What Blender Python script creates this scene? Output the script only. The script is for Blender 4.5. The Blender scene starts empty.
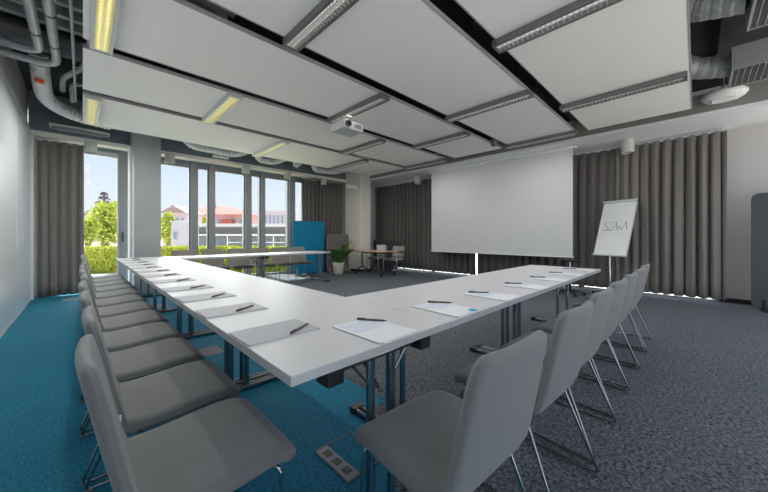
import bpy, math, random
from mathutils import Vector, Matrix, noise
R = math.radians
PI = math.pi
random.seed(7)
scn = bpy.context.scene
COL = scn.collection

# ------------------------------------------------------------------ camera
FPX, HZ, YAW, CH = 307.0, 236.0, R(44.5), 1.137
cam_d = bpy.data.cameras.new('camera')
cam = bpy.data.objects.new('camera', cam_d); COL.objects.link(cam)
cam_d.sensor_width = 36.0; cam_d.sensor_fit = 'HORIZONTAL'
cam_d.lens = FPX / 768.0 * 36.0
cam_d.shift_y = -(246.0 - HZ) / 768.0
cam_d.clip_start = 0.02; cam_d.clip_end = 400
fwd = Vector((math.sin(YAW), math.cos(YAW), 0))
cam.location = (0, 0, CH)
cam.rotation_euler = fwd.to_track_quat('-Z', 'Y').to_euler()
scn.camera = cam

# ------------------------------------------------------------------ world, sun, exposure
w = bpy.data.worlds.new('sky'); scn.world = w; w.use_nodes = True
nt = w.node_tree; nt.nodes.clear()
out = nt.nodes.new('ShaderNodeOutputWorld'); bg = nt.nodes.new('ShaderNodeBackground')
tc = nt.nodes.new('ShaderNodeTexCoord'); sx = nt.nodes.new('ShaderNodeSeparateXYZ')
rp = nt.nodes.new('ShaderNodeValToRGB')
nt.links.new(tc.outputs['Generated'], sx.inputs[0]); 
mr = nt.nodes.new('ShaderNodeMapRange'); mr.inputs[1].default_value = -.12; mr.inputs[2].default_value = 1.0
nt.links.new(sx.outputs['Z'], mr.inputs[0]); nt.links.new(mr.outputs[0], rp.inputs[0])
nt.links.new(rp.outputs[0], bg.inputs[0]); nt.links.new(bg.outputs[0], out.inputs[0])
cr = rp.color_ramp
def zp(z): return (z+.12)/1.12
cr.elements[0].position = 0.0; cr.elements[0].color = (1.12, 1.10, 1.06, 1)      # below the horizon, unseen; brightened to light the ceiling from behind
cr.elements[1].position = zp(.55); cr.elements[1].color = (1.1, 1.18, 1.3, 1)      # sky above the window view, brightened to fill the room
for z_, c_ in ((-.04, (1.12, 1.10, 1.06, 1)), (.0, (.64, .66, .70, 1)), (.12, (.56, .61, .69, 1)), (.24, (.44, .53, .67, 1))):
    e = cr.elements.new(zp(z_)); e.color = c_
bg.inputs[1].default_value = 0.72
sd = bpy.data.lights.new('sun', 'SUN'); so = bpy.data.objects.new('sun', sd); COL.objects.link(so)
sd.energy = 6.0; sd.angle = R(1.2); sd.color = (1.0, 0.95, 0.86)
so.rotation_euler = Vector((0.0, -0.50, -0.86)).to_track_quat('-Z', 'Y').to_euler()
so.location = (2, 14, 12)
gd = bpy.data.lights.new('sky_glow', 'SUN'); go = bpy.data.objects.new('sky_glow', gd); COL.objects.link(go)
gd.energy = 3.4; gd.angle = R(80); gd.color = (.93, .97, 1.0)      # added wide sun, unseen, fills the room from the window side
go.rotation_euler = Vector((-0.16, -0.88, -0.30)).to_track_quat('-Z', 'Y').to_euler()
go.location = (2, 16, 8)
LAMP_W = 3.5            # base lamp power, used as added fill in the unlit luminaires too
scn.view_settings.view_transform = 'Standard'; scn.view_settings.look = 'None'
scn.view_settings.gamma = 1; scn.view_settings.use_curve_mapping = False
scn.view_settings.exposure = 1.1
scn.cycles.max_bounces = 8; scn.cycles.diffuse_bounces = 5; scn.cycles.glossy_bounces = 3
scn.cycles.transparent_max_bounces = 12; scn.cycles.transmission_bounces = 4
scn.cycles.use_denoising = True
scn.cycles.sample_clamp_indirect = 6.0
# daylight entering through the glazing (portals guide the sky light into the room)
def portal(loc, rot, sx_, sy_):
    d = bpy.data.lights.new('window_portal', 'AREA'); d.shape = 'RECTANGLE'; d.size = sx_; d.size_y = sy_
    d.cycles.is_portal = True
    o = bpy.data.objects.new('window_portal', d); COL.objects.link(o)
    o.location = loc; o.rotation_euler = rot
    return o

# ------------------------------------------------------------------ materials
def lin(c):
    return tuple(((v/255)/12.92 if v/255 <= .04045 else ((v/255+.055)/1.055)**2.4) for v in c)
MATS = {}
def mat(name, rgb, rough=.6, metal=0.0, bump=0.0, bscale=50.0, var=0.0, vscale=8.0, emit=None, estr=0.0, spec=None, sheen=0.0, detail=3):
    if name in MATS: return MATS[name]
    m = bpy.data.materials.new(name); m.use_nodes = True
    t = m.node_tree; b = t.nodes['Principled BSDF']
    c = lin(rgb)
    b.inputs['Base Color'].default_value = (*c, 1)
    b.inputs['Roughness'].default_value = rough; b.inputs['Metallic'].default_value = metal
    if spec is not None: b.inputs['Specular IOR Level'].default_value = spec
    if sheen: b.inputs['Sheen Weight'].default_value = sheen
    co = t.nodes.new('ShaderNodeTexCoord')
    if var:
        n = t.nodes.new('ShaderNodeTexNoise'); n.inputs['Scale'].default_value = vscale; n.inputs['Detail'].default_value = 5
        t.links.new(co.outputs['Object'], n.inputs['Vector'])
        r = t.nodes.new('ShaderNodeValToRGB')
        r.color_ramp.elements[0].position = .3; r.color_ramp.elements[1].position = .7
        r.color_ramp.elements[0].color = (*[max(0, x*(1-var)) for x in c], 1)
        r.color_ramp.elements[1].color = (*[min(1, x*(1+var)) for x in c], 1)
        t.links.new(n.outputs['Fac'], r.inputs[0]); t.links.new(r.outputs[0], b.inputs['Base Color'])
    if bump:
        n = t.nodes.new('ShaderNodeTexNoise'); n.inputs['Scale'].default_value = bscale; n.inputs['Detail'].default_value = detail
        t.links.new(co.outputs['Object'], n.inputs['Vector'])
        bp = t.nodes.new('ShaderNodeBump'); bp.inputs['Strength'].default_value = bump; bp.inputs['Distance'].default_value = .01
        t.links.new(n.outputs['Fac'], bp.inputs['Height']); t.links.new(bp.outputs[0], b.inputs['Normal'])
    if emit:
        b.inputs['Emission Color'].default_value = (*lin(emit), 1); b.inputs['Emission Strength'].default_value = estr
    MATS[name] = m
    return m

def carpet(name, c1, c2, scale=85, bump=.9, c3=None):
    m = bpy.data.materials.new(name); m.use_nodes = True; t = m.node_tree; b = t.nodes['Principled BSDF']
    co = t.nodes.new('ShaderNodeTexCoord')
    n = t.nodes.new('ShaderNodeTexNoise'); n.inputs['Scale'].default_value = scale; n.inputs['Detail'].default_value = 6; n.inputs['Roughness'].default_value = .7
    n.inputs['Distortion'].default_value = .5
    t.links.new(co.outputs['Object'], n.inputs['Vector'])
    r = t.nodes.new('ShaderNodeValToRGB'); e = r.color_ramp.elements
    e[0].position = .40; e[0].color = (*lin(c1), 1); e[1].position = .62; e[1].color = (*lin(c2), 1)
    t.links.new(n.outputs['Fac'], r.inputs[0])
    n2 = t.nodes.new('ShaderNodeTexNoise'); n2.inputs['Scale'].default_value = 1.3; n2.inputs['Detail'].default_value = 3
    t.links.new(co.outputs['Object'], n2.inputs['Vector'])
    mx = t.nodes.new('ShaderNodeMix'); mx.data_type = 'RGBA'; mx.blend_type = 'MULTIPLY'; mx.inputs[0].default_value = .35
    r2 = t.nodes.new('ShaderNodeValToRGB'); r2.color_ramp.elements[0].position = .35; r2.color_ramp.elements[1].position = .65
    r2.color_ramp.elements[0].color = (.6, .68, .74, 1); r2.color_ramp.elements[1].color = (1, 1, 1, 1)
    t.links.new(n2.outputs['Fac'], r2.inputs[0])
    t.links.new(r.outputs[0], mx.inputs[6]); t.links.new(r2.outputs[0], mx.inputs[7])
    t.links.new(mx.outputs[2], b.inputs['Base Color'])
    bp = t.nodes.new('ShaderNodeBump'); bp.inputs['Strength'].default_value = bump; bp.inputs['Distance'].default_value = .012
    t.links.new(n.outputs['Fac'], bp.inputs['Height']); t.links.new(bp.outputs[0], b.inputs['Normal'])
    b.inputs['Roughness'].default_value = .8; b.inputs['Specular IOR Level'].default_value = .25; b.inputs['Sheen Weight'].default_value = .06; b.inputs['Sheen Roughness'].default_value = .4
    MATS[name] = m
    return m

M_GREYC = carpet('grey_carpet', (34, 38, 43), (116, 122, 130), 58, 1.0)
M_TEAL = carpet('teal_carpet', (0, 86, 114), (4, 140, 172), 80, .7)
M_TILE = carpet('pale_grey_carpet', (108, 106, 112), (150, 148, 152), 60)
M_WHITE2 = mat('neutral_white_paint', (196, 193, 190), .6, bump=.05, bscale=30)
M_WHITE = mat('white_paint', (226, 227, 228), .55, bump=.05, bscale=30)
M_DOORW = mat('glossy_white_panel', (222, 228, 236), .22, bump=.02, bscale=4)
M_BEIGE = mat('warm_white_paint', (232, 228, 216), .7, bump=.05, bscale=30)
M_COLG = mat('grey_blue_paint', (146, 151, 153), .6, var=.06, vscale=1.5)
M_DARKB = mat('dark_slate_paint', (118, 128, 138), .7, var=.05, vscale=2)
M_SLAB = mat('dark_concrete', (52, 53, 55), .9, var=.25, vscale=3, bump=.2, bscale=12)
M_BLACKG = mat('black_paint', (22, 23, 24), .5)
M_SAIL = mat('white_ceiling_board', (236, 234, 230), .75, bump=.03, bscale=60)
M_SAILE = mat('grey_board_edge', (158, 158, 156), .5)
M_LAMPB = mat('silver_grey_luminaire', (122, 123, 122), .4, metal=.5)
M_LOUV = mat('bright_louvre', (222, 223, 220), .3, metal=.6)
M_TUBEON = mat('lit_tube', (255, 250, 205), .4, emit=(255, 238, 130), estr=1.25)
M_TUBEOFF = mat('dim_tube', (240, 240, 238), .4, emit=(255, 255, 250), estr=.45)  # unlit tubes; faint glow stands in for highlights in the louvres
M_PIPE = mat('silver_grey_pipe', (190, 193, 195), .42, metal=.25, var=.06, vscale=6)
M_FOIL = mat('crumpled_foil', (168, 170, 170), .45, metal=.35, bump=1.0, bscale=26, detail=5)
M_FLEX = mat('flexible_duct', (226, 227, 226), .5, metal=.1, bump=.3, bscale=9)
M_GRILLE = mat('off_white_grille', (198, 198, 192), .5)
M_TABLE = mat('white_melamine', (188, 188, 190), .42, bump=.015, bscale=8, spec=.35)
M_TEDGE = mat('pale_grey_table_edge', (176, 178, 180), .45)
M_CHROME = mat('dark_chrome', (150, 156, 162), .16, metal=1.0)
M_CHROME2 = mat('polished_chrome', (196, 200, 204), .14, metal=1.0)
M_BLACK = mat('black_plastic', (24, 26, 30), .45)
M_FABRIC = mat('grey_chair_fabric', (100, 103, 104), .6, bump=.3, bscale=420, var=.09, vscale=240, sheen=.25, spec=.25)
M_FABRIC2 = mat('brown_grey_chair_fabric', (130, 125, 120), .85, bump=.35, bscale=420, var=.09, vscale=240, sheen=.25, spec=.25)
M_TAG = mat('white_tag', (225, 225, 220), .6)
M_CURT = mat('grey_brown_curtain_cloth', (90, 88, 87), .85, bump=.12, bscale=260, var=.06, vscale=60, sheen=.3, spec=.2)
M_CURT2 = mat('taupe_curtain_cloth', (126, 121, 116), .82, bump=.12, bscale=260, var=.06, vscale=60, sheen=.3, spec=.2)
M_CURT3 = mat('dark_curtain_cloth', (102, 98, 95), .85, bump=.12, bscale=260, var=.06, vscale=60, sheen=.3, spec=.2)
M_SCREEN = mat('projection_cloth', (208, 209, 209), .7, bump=.05, bscale=1.5)
M_WBOARD = mat('flipchart_paper', (228, 231, 230), .5)
M_INK = mat('grey_print', (84, 90, 94), .7)
M_BLUE = mat('blue_felt', (0, 118, 158), .9, bump=.2, bscale=300)
M_GREYF = mat('grey_felt', (112, 108, 108), .9, bump=.2, bscale=300)
M_DARKF = mat('charcoal_felt', (72, 75, 80), .85, bump=.2, bscale=300)
M_FRAME = mat('grey_aluminium_frame', (134, 137, 140), .45, metal=.3)
M_FRAMEL = mat('light_aluminium_frame', (192, 194, 196), .45, metal=.2)
M_PAPER = mat('white_paper', (212, 214, 217), .6)
M_PAPERG = mat('grey_printed_paper', (158, 159, 164), .6, var=.05, vscale=70)  # printed sheets; the grey puts the table-side reflection into the colour
M_PAPERB = mat('pale_blue_printed_paper', (196, 204, 216), .6, var=.06, vscale=60)
M_PEN = mat('brown_pen', (92, 84, 70), .35, metal=.3)
M_POT = mat('cream_ceramic', (214, 206, 192), .45)
M_SOIL = mat('potting_soil', (52, 42, 34), .95, bump=.5, bscale=60)
M_LEAF = mat('glossy_leaf', (74, 112, 54), .4, var=.2, vscale=12)
M_STEM = mat('green_stem', (70, 96, 44), .5)
M_WOODT = mat('pale_wood_top', (196, 160, 138), .45, var=.08, vscale=10)
M_ORANGE = mat('orange_tag', (226, 88, 20), .5)
M_PROJ = mat('light_grey_plastic', (186, 188, 186), .4)
M_PROJD = mat('dark_grille_plastic', (92, 94, 94), .5)
M_GLASSD = mat('dark_lens', (14, 18, 24), .08, spec=.8)
M_HEDGE = mat('bright_hedge_leaf', (180, 186, 80), .7, var=.3, vscale=6)
M_TREE = mat('bright_tree_leaf', (176, 186, 82), .7, var=.25, vscale=1.2)
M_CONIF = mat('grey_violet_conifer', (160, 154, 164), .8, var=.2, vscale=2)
M_BARK = mat('bark', (110, 96, 84), .9, bump=.4, bscale=20)
M_LAWN = mat('sunny_lawn', (176, 184, 84), .9, var=.2, vscale=5, bump=.4, bscale=60)
M_PAVE = mat('pale_paving', (205, 202, 195), .85, var=.06, vscale=2)
M_PINK = mat('pink_render', (182, 162, 166), .8, var=.04, vscale=1)
M_PINK2 = mat('rose_render', (186, 140, 138), .8, var=.04, vscale=1)
M_ROOF = mat('red_roof_tile', (150, 70, 62), .8, var=.1, vscale=3)
M_ROOFP = mat('faded_roof_tile', (140, 118, 116), .8, var=.08, vscale=2)
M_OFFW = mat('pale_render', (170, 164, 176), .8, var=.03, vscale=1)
M_GREYW = mat('grey_render', (176, 172, 176), .8, var=.05, vscale=1)
M_FLATR = mat('white_roof_edge', (180, 178, 180), .7)
M_WIND = mat('far_window_glass', (120, 130, 146), .2)
M_WIRE = mat('overhead_wire', (150, 152, 158), .8)

def glass_mat():
    m = bpy.data.materials.new('window_glass'); m.use_nodes = True; t = m.node_tree; t.nodes.clear()
    o = t.nodes.new('ShaderNodeOutputMaterial'); mx = t.nodes.new('ShaderNodeMixShader')
    tr = t.nodes.new('ShaderNodeBsdfTransparent'); gl = t.nodes.new('ShaderNodeBsdfGlossy'); f = t.nodes.new('ShaderNodeFresnel')
    f.inputs[0].default_value = 1.08; gl.inputs['Roughness'].default_value = .02
    tr.inputs[0].default_value = (.96, .98, .98, 1)
    t.links.new(f.outputs[0], mx.inputs[0]); t.links.new(tr.outputs[0], mx.inputs[1]); t.links.new(gl.outputs[0], mx.inputs[2])
    t.links.new(mx.outputs[0], o.inputs[0])
    return m
M_GLASS = glass_mat()

# ------------------------------------------------------------------ mesh helpers
class MB:
    """collects shapes, then builds them as ONE mesh object"""
    def __init__(s): s.v = []; s.f = []; s.m = []; s.sm = []
    def add(s, vs, fs, mi=0, smooth=False):
        k = len(s.v); s.v += [tuple(p) for p in vs]
        for f in fs: s.f.append([k+i for i in f]); s.m.append(mi); s.sm.append(smooth)
        return s
    def box(s, c, d, mi=0, rz=0.0, M=None):
        x, y, z = d[0]/2, d[1]/2, d[2]/2
        vs = [Vector((a*x, b*y, g*z)) for a in (-1, 1) for b in (-1, 1) for g in (-1, 1)]
        rot = M if M is not None else Matrix.Rotation(rz, 3, 'Z')
        vs = [rot @ p + Vector(c) for p in vs]
        return s.add(vs, [(0,1,3,2), (4,6,7,5), (0,4,5,1), (2,3,7,6), (0,2,6,4), (1,5,7,3)], mi)
    def b2(s, lo, hi, mi=0):
        return s.box([(a+b)/2 for a, b in zip(lo, hi)], [b-a for a, b in zip(lo, hi)], mi)
    def bar(s, p, q, wd, ht, mi=0):
        p, q = Vector(p), Vector(q); d = q-p
        M = d.to_track_quat('X', 'Z').to_matrix()
        return s.box((p+q)/2, (d.length, wd, ht), mi, M=M)
    def tube(s, pts, r, n=10, mi=0, fillet=0.0, closed=False, rf=None, step=None):
        P = [Vector(p) for p in pts]
        if fillet and len(P) > 2:
            Q = [P[0]]
            for i in range(1, len(P)-1):
                a, b, c = P[i-1], P[i], P[i+1]
                f = min(fillet, (a-b).length*.49, (c-b).length*.49)
                p0 = b+(a-b).normalized()*f; p1 = b+(c-b).normalized()*f
                for k in range(6):
                    u = k/5; Q.append((1-u)**2*p0+2*u*(1-u)*b+u*u*p1)
            Q.append(P[-1]); P = Q
        if step:
            Q = [P[0]]
            for a, b in zip(P, P[1:]):
                k = max(1, round((b-a).length/step))
                Q += [a.lerp(b, i/k) for i in range(1, k+1)]
            P = Q
        T = []
        for i in range(len(P)):
            T.append((P[min(i+1, len(P)-1)]-P[max(i-1, 0)]).normalized())
        up = Vector((0, 0, 1)) if abs(T[0].z) < .9 else Vector((1, 0, 0))
        U = T[0].cross(up).normalized(); vs = []; L = 0
        for i, p in enumerate(P):
            if i: L += (p-P[i-1]).length
            U = (U-T[i]*U.dot(T[i])).normalized(); V = T[i].cross(U)
            rr = rf(L) if rf else r
            for k in range(n):
                a = 2*PI*k/n; vs.append(p+(U*math.cos(a)+V*math.sin(a))*rr)
        fs = [(i*n+k, i*n+(k+1) % n, (i+1)*n+(k+1) % n, (i+1)*n+k) for i in range(len(P)-1) for k in range(n)]
        s.add(vs, fs, mi, True)
        s.add(vs[:n], [tuple(reversed(range(n)))], mi); s.add(vs[-n:], [tuple(range(n))], mi)
        return s
    def cyl(s, p, q, r, n=20, mi=0): return s.tube([p, q], r, n, mi)
    def lathe(s, prof, c=(0,0,0), n=24, mi=0, cap=True):
        vs = [(c[0]+r*math.cos(2*PI*k/n), c[1]+r*math.sin(2*PI*k/n), c[2]+z) for r, z in prof for k in range(n)]
        fs = [(i*n+k, i*n+(k+1) % n, (i+1)*n+(k+1) % n, (i+1)*n+k) for i in range(len(prof)-1) for k in range(n)]
        s.add(vs, fs, mi, True)
        if cap:
            s.add(vs[:n], [tuple(reversed(range(n)))], mi); s.add(vs[-n:], [tuple(range(n))], mi)
        return s
    def prism(s, poly, origin, ux, uy, thick, mi=0):
        """2D outline in the plane (ux,uy) at origin, given thickness along the plane's normal"""
        o, ux, uy = Vector(origin), Vector(ux).normalized(), Vector(uy).normalized(); nn = ux.cross(uy)
        n = len(poly)
        vs = [o+ux*a+uy*b for a, b in poly]+[o+ux*a+uy*b+nn*thick for a, b in poly]
        s.add(vs, [tuple(reversed(range(n))), tuple(range(n, 2*n))]+[(i, (i+1) % n, n+(i+1) % n, n+i) for i in range(n)], mi)
        return s
    def build(s, name, mats, parent=None, bevel=0.0, seg=2, subsurf=0, loc=None, rz=0.0):
        me = bpy.data.meshes.new(name); me.from_pydata(s.v, [], s.f)
        for m in (mats if isinstance(mats, (list, tuple)) else [mats]): me.materials.append(m)
        me.polygons.foreach_set('material_index', s.m); me.polygons.foreach_set('use_smooth', s.sm)
        me.update()
        o = bpy.data.objects.new(name, me); COL.objects.link(o)
        if parent is not None: o.parent = parent
        if loc is not None: o.location = loc
        o.rotation_euler.z = rz
        if bevel:
            b = o.modifiers.new('bevel', 'BEVEL'); b.width = bevel; b.segments = seg; b.limit_method = 'ANGLE'; b.angle_limit = R(50)
        if subsurf:
            b = o.modifiers.new('sub', 'SUBSURF'); b.levels = b.render_levels = subsurf
        return o

def tag(o, label=None, cat=None, group=None, kind=None):
    if label: o['label'] = label
    if cat: o['category'] = cat
    if group: o['group'] = group
    if kind: o['kind'] = kind
    return o
def thing(name, label, cat, loc=(0,0,0), rz=0.0, group=None):
    o = bpy.data.objects.new(name, None); COL.objects.link(o)
    o.empty_display_size = .1
    o.location = loc; o.rotation_euler.z = rz
    return tag(o, label, cat, group)
def struct(name, mb, m, parent=None, **k):
    o = mb.build(name, m, parent, **k)
    if parent is None: o['kind'] = 'structure'
    return o
def copy_tree(o, parent=None):
    c = o.copy(); COL.objects.link(c)
    if parent is not None: c.parent = parent
    for ch in [x for x in KIDS.get(o.name, [])]:
        d = copy_tree(bpy.data.objects[ch], c)
        KIDS.setdefault(c.name, []).append(d.name)
    return c
KIDS = {}
def reg(root):
    for ch in COL.objects:
        if ch.parent is root:
            KIDS.setdefault(root.name, []).append(ch.name); reg(ch)
ORD = ['first','second','third','fourth','fifth','sixth','seventh','eighth','ninth','tenth','eleventh','twelfth','thirteenth','fourteenth','fifteenth']

def rrect(wd, ht, r, n=6, corners=(1,1,1,1)):
    """outline of a rectangle from (0,0) to (wd,ht); corners: bottom-right, top-right, top-left, bottom-left rounded or not"""
    P = []
    for k, (cx, cy, a0) in enumerate(((wd-r, r, -90), (wd-r, ht-r, 0), (r, ht-r, 90), (r, r, 180))):
        if corners[k]:
            for i in range(n+1):
                a = R(a0+90*i/n); P.append((cx+r*math.cos(a), cy+r*math.sin(a)))
        else:
            P.append(((wd, 0), (wd, ht), (0, ht), (0, 0))[k])
    return P

# ------------------------------------------------------------------ room shell
XL, XR, YW, ZC = -.68, 7.92, 8.70, 3.75
YB = -1.5
# floor: one mesh of 25 cm carpet tiles, teal on one side, grey on the other, stepped boundary
fv = []; ff = []; fm = []
T = .25; nx = int((XR+.2-XL)/T)+1; ny = int((YW+.1-YB)/T)+1
for j in range(ny+1):
    for i in range(nx+1): fv.append((min(XL+i*T-.07*(i > 0), XR), min(YB+j*T, YW+.02), 0))
rnd = random.Random(3)
edges = {}
for j in range(ny):
    yc = YB+(j+.5)*T
    k = math.floor(yc/.3)
    if k not in edges: edges[k] = rnd.choice((1.18, 1.18, 1.43, 1.43, 1.43, 1.68))
    if yc < 1.25: edges[k] = 1.10 if yc < 1.05 else 1.18
    if 1.25 < yc < 1.55: edges[k] = 1.18
    if 1.55 < yc < 2.0: edges[k] = 1.43
    for i in range(nx):
        xc = XL+(i+.5)*T-.07
        a = j*(nx+1)+i
        ff.append((a, a+1, a+nx+2, a+nx+1))
        m = 1 if xc < edges[k] else 0
        for (tx, ty) in ((.95, 3.42), (-.2, 7.95), (.85, 6.2), (.6, 5.05), (.05, 8.0)):
            if abs(xc-tx) < .13 and abs(yc-ty) < .13: m = 2
        fm.append(m)
me = bpy.data.meshes.new('floor'); me.from_pydata(fv, [], ff)
for m in (M_GREYC, M_TEAL, M_TILE): me.materials.append(m)
me.polygons.foreach_set('material_index', fm); me.update()
fl = bpy.data.objects.new('floor', me); COL.objects.link(fl); fl['kind'] = 'structure'

struct('ceiling', MB().b2((XL-.15, YB, ZC), (XR+.2, YW+.25, ZC+.15)), M_SLAB)
# ribs under the slab above the service zone
struct('wall_left', MB().b2((XL-.15, YB, 0), (XL, YW+.25, 3.0)), M_WHITE)
struct('wall_left_upper', MB().b2((XL-.15, YB, 3.0), (XL-.02, YW+.25, ZC)), M_GREYW)
lt = MB().b2((XL-.01, YB, 2.98), (XL+.025, 8.28, 3.06)); struct('trim_1', lt, M_FRAMEL)
# sliding panels of the side wall
ys = [-1.2, .1, 1.4, 2.7, 4.0, 5.3, 6.6, 8.25]
for i in range(len(ys)-1):
    d = struct('door_%d' % (i+1), MB().b2((XL-.005, ys[i]+.006, .03), (XL+.028, ys[i+1]-.006, 2.97)), M_DOORW, bevel=.003)
    if i == 5 or i == 6:
        hy = 6.98 if i == 6 else 5.6
        h = MB().tube([(XL+.03, hy-.09, .98), (XL+.05, hy-.09, 1.0), (XL+.05, hy-.08, 1.22), (XL+.05, hy, 1.30), (XL+.05, hy+.08, 1.22), (XL+.05, hy+.09, 1.0), (XL+.03, hy+.09, .98)], .006, 8, fillet=.04)
        if i == 6: h.build('door_handle', M_FRAMEL, d)  # thin arched wire on the panel face
struct('baseboard_left', MB().b2((XL, -1.2, 0), (XL+.034, 8.3, .03)), M_FRAMEL)
struct('trim_2', MB().b2((XL+.0, 8.27, 0), (XL+.06, 8.34, 2.97)), M_WHITE)

# window wall: dark beam, cream curtain pocket, piers
struct('wall_front_beam', MB().b2((XL, 8.30, 3.02), (XR+.2, 8.42, 3.42)), M_DARKB)
struct('wall_front_upper', MB().b2((XL, 8.36, 3.42), (XR+.2, 8.8, ZC)), M_COLG)
struct('trim_3', MB().b2((XL, 8.24, 2.94), (6.33, 8.36, 3.02)), M_BEIGE)
struct('trim_4', MB().b2((XL, 8.36, 2.955), (XR+.2, 8.95, 3.02)), M_BEIGE)
struct('wall_front_left', MB().b2((XL-.15, 8.62, 0), (-.35, 8.95, 2.96)), M_WHITE)
struct('wall_front_right', MB().b2((4.95, 8.62, 0), (XR+.2, 8.85, 2.96)), M_WHITE)
# columns
struct('wall_column_1', MB().b2((.71, 7.55, 0), (1.13, 8.34, ZC)), M_COLG, bevel=.006)
struct('trim_5', MB().b2((.68, 8.0, 0), (.71, 8.36, 2.95)), M_WHITE)
struct('wall_column_2', MB().b2((6.34, 7.55, 0), (6.80, 8.32, ZC)), M_BEIGE, bevel=.006)
struct('baseboard_column', MB().b2((6.325, 7.535, 0), (6.815, 8.0, .06)), M_BLACKG)

# windows to the terrace
wx = [(-.34, .56), (.56+.14, 1.88), (2.02, 2.28), (2.41, 3.17), (3.33, 3.60), (3.71, 4.45), (4.64, 4.93)]
for i, (a, b) in enumerate(wx):
    e = thing('window_%d' % (i+1), None, None, (0, 0, 0)); e['kind'] = 'structure'
    fr = MB()
    f = .028
    fr.b2((a, 8.66, .0), (a+f, 8.74, 2.90)); fr.b2((b-f, 8.66, .0), (b, 8.74, 2.90))
    fr.b2((a+f, 8.66, 2.80), (b-f, 8.74, 2.90)); fr.b2((a+f, 8.66, 0), (b-f, 8.74, .07))
    fr.build('window_frame', M_FRAMEL if i == 0 else M_FRAME, e)
    MB().b2((a+f, 8.695, .07), (b-f, 8.705, 2.80)).build('pane', M_GLASS, e)
for i, (a, b) in enumerate(((.56, .70), (1.88, 2.02), (2.28, 2.41), (3.17, 3.33), (3.60, 3.71), (4.45, 4.64))):
    struct('trim_%d' % (6+i), MB().b2((a, 8.58, 0), (b, 8.86, 2.92)), M_FRAME, bevel=.006)
MB().b2((.60, 8.535, 1.02), (.625, 8.58, 1.22)).build('window_handle', M_BLACK, None)['kind'] = 'structure'
struct('trim_12', MB().b2((-.36, 8.6, 2.90), (4.97, 8.88, 2.956)), M_DARKB)
struct('trim_13', MB().b2((-.36, 8.60, -.05), (4.97, 8.95, .004)), M_FRAMEL)

# screen wall: glazing behind the curtain, plain white wall beyond
struct('wall_right', MB().b2((XR, YB, 0), (XR+.2, -.28, ZC)), M_WHITE2)
struct('baseboard_right', MB().b2((XR-.02, YB, 0), (XR, -.28, .07)), M_BLACKG)
struct('wall_right_upper', MB().b2((XR, -.28, 2.90), (XR+.06, 8.8, ZC)), M_WHITE)
struct('wall_right_far', MB().b2((XR, 7.9, 0), (XR+.2, 8.8, 2.90)), M_WHITE)
yy = [-.28, 1.8, 3.8, 5.85, 7.9]
for i in range(4):
    e = thing('window_%d' % (8+i), None, None); e['kind'] = 'structure'
    a, b = yy[i], yy[i+1]; fr = MB()
    fr.b2((XR+.0, a, .0), (XR+.05, a+.05, 2.9)); fr.b2((XR+.0, b-.05, .0), (XR+.05, b, 2.9)); fr.b2((XR+.0, a+.05, 2.85), (XR+.05, b-.05, 2.9)); fr.b2((XR+.0, a+.05, .0), (XR+.05, b-.05, .012))
    fr.build('window_frame', M_FRAME, e)
    MB().b2((XR+.02, a+.05, .012), (XR+.03, b-.05, 2.85)).build('pane', M_GLASS, e)
# soffit above the curtain
struct('trim_14', MB().b2((6.76, YB, 2.97), (XR, 8.30, 3.02)), M_WHITE)
struct('trim_15', MB().b2((6.76, YB, 3.02), (6.80, 8.30, 3.30)), mat('fascia_grey', (134, 133, 126), .7))
struct('trim_16', MB().b2((7.70, -.30, 2.90), (7.72, 8.30, 2.97)), M_FRAMEL)

# ------------------------------------------------------------------ ceiling sails
ZP = 2.99
bands = [(.04, 1.33, [0, 2.85, 4.90, 6.33]), (1.50, 2.69, [0, 1.42, 4.08, 6.22]), (2.87, 4.03, [0, 2.82, 4.88, 6.33]), (4.21, 5.43, [0, 1.42, 4.08, 6.22]), (5.58, 7.07, [0, 2.80, 4.86, 6.33])]
bn = ['nearest the camera', 'second from the camera', 'in the middle row', 'second from the windows', 'nearest the windows']
pn = ['at the pipe end', 'middle one', 'at the projection screen end']
for bi, (y0, y1, xs) in enumerate(bands):
    for pi in range(3):
        t = thing('ceiling_panel', 'white suspended ceiling panel, %s of the row %s' % (pn[pi], bn[bi] if bi != 2 else 'midway to the windows'), 'ceiling panel', ((xs[pi]+xs[pi+1])/2, (y0+y1)/2, ZP), 0, 'suspended ceiling panels')
        hx, hy = (xs[pi+1]-xs[pi])/2-.004, (y1-y0)/2
        MB().b2((-hx, -hy+.012, 0), (hx, hy-.012, .035)).build('board', M_SAIL, t)
        MB().b2((-hx, -hy, -.004), (hx, -hy+.012, .034)).b2((-hx, hy-.012, -.004), (hx, hy, .034)).build('edge_profile', M_SAILE, t)
        hz = ZC-ZP
        for sx_ in (-1, 1):
            MB().cyl((sx_*hx*.8, 0, .035), (sx_*hx*.8, 0, hz), .006, 6).build('suspension_rod', M_BLACKG, t)
# dark runners seen in the gaps
for k, (ya, yb) in enumerate(((1.33, 1.50), (2.69, 2.87), (4.03, 4.21), (5.43, 5.58))):
    ym = (ya+yb)/2
    t = MB().b2((.02, ym-.12, 3.16), (6.3, ym+.12, 3.19), 0)
    for x in [.4+.55*i for i in range(11)]: t.b2((x, ym-.06, 3.13), (x+.16, ym+.06, 3.16), 1)
    o = t.build('cable_tray', [M_BLACKG, M_SLAB])
    tag(o, 'dark cable tray above the %s gap between ceiling panels' % ['camera side', 'second', 'third', 'window side'][k], 'cable tray', 'cable trays above the ceiling gaps')

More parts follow.
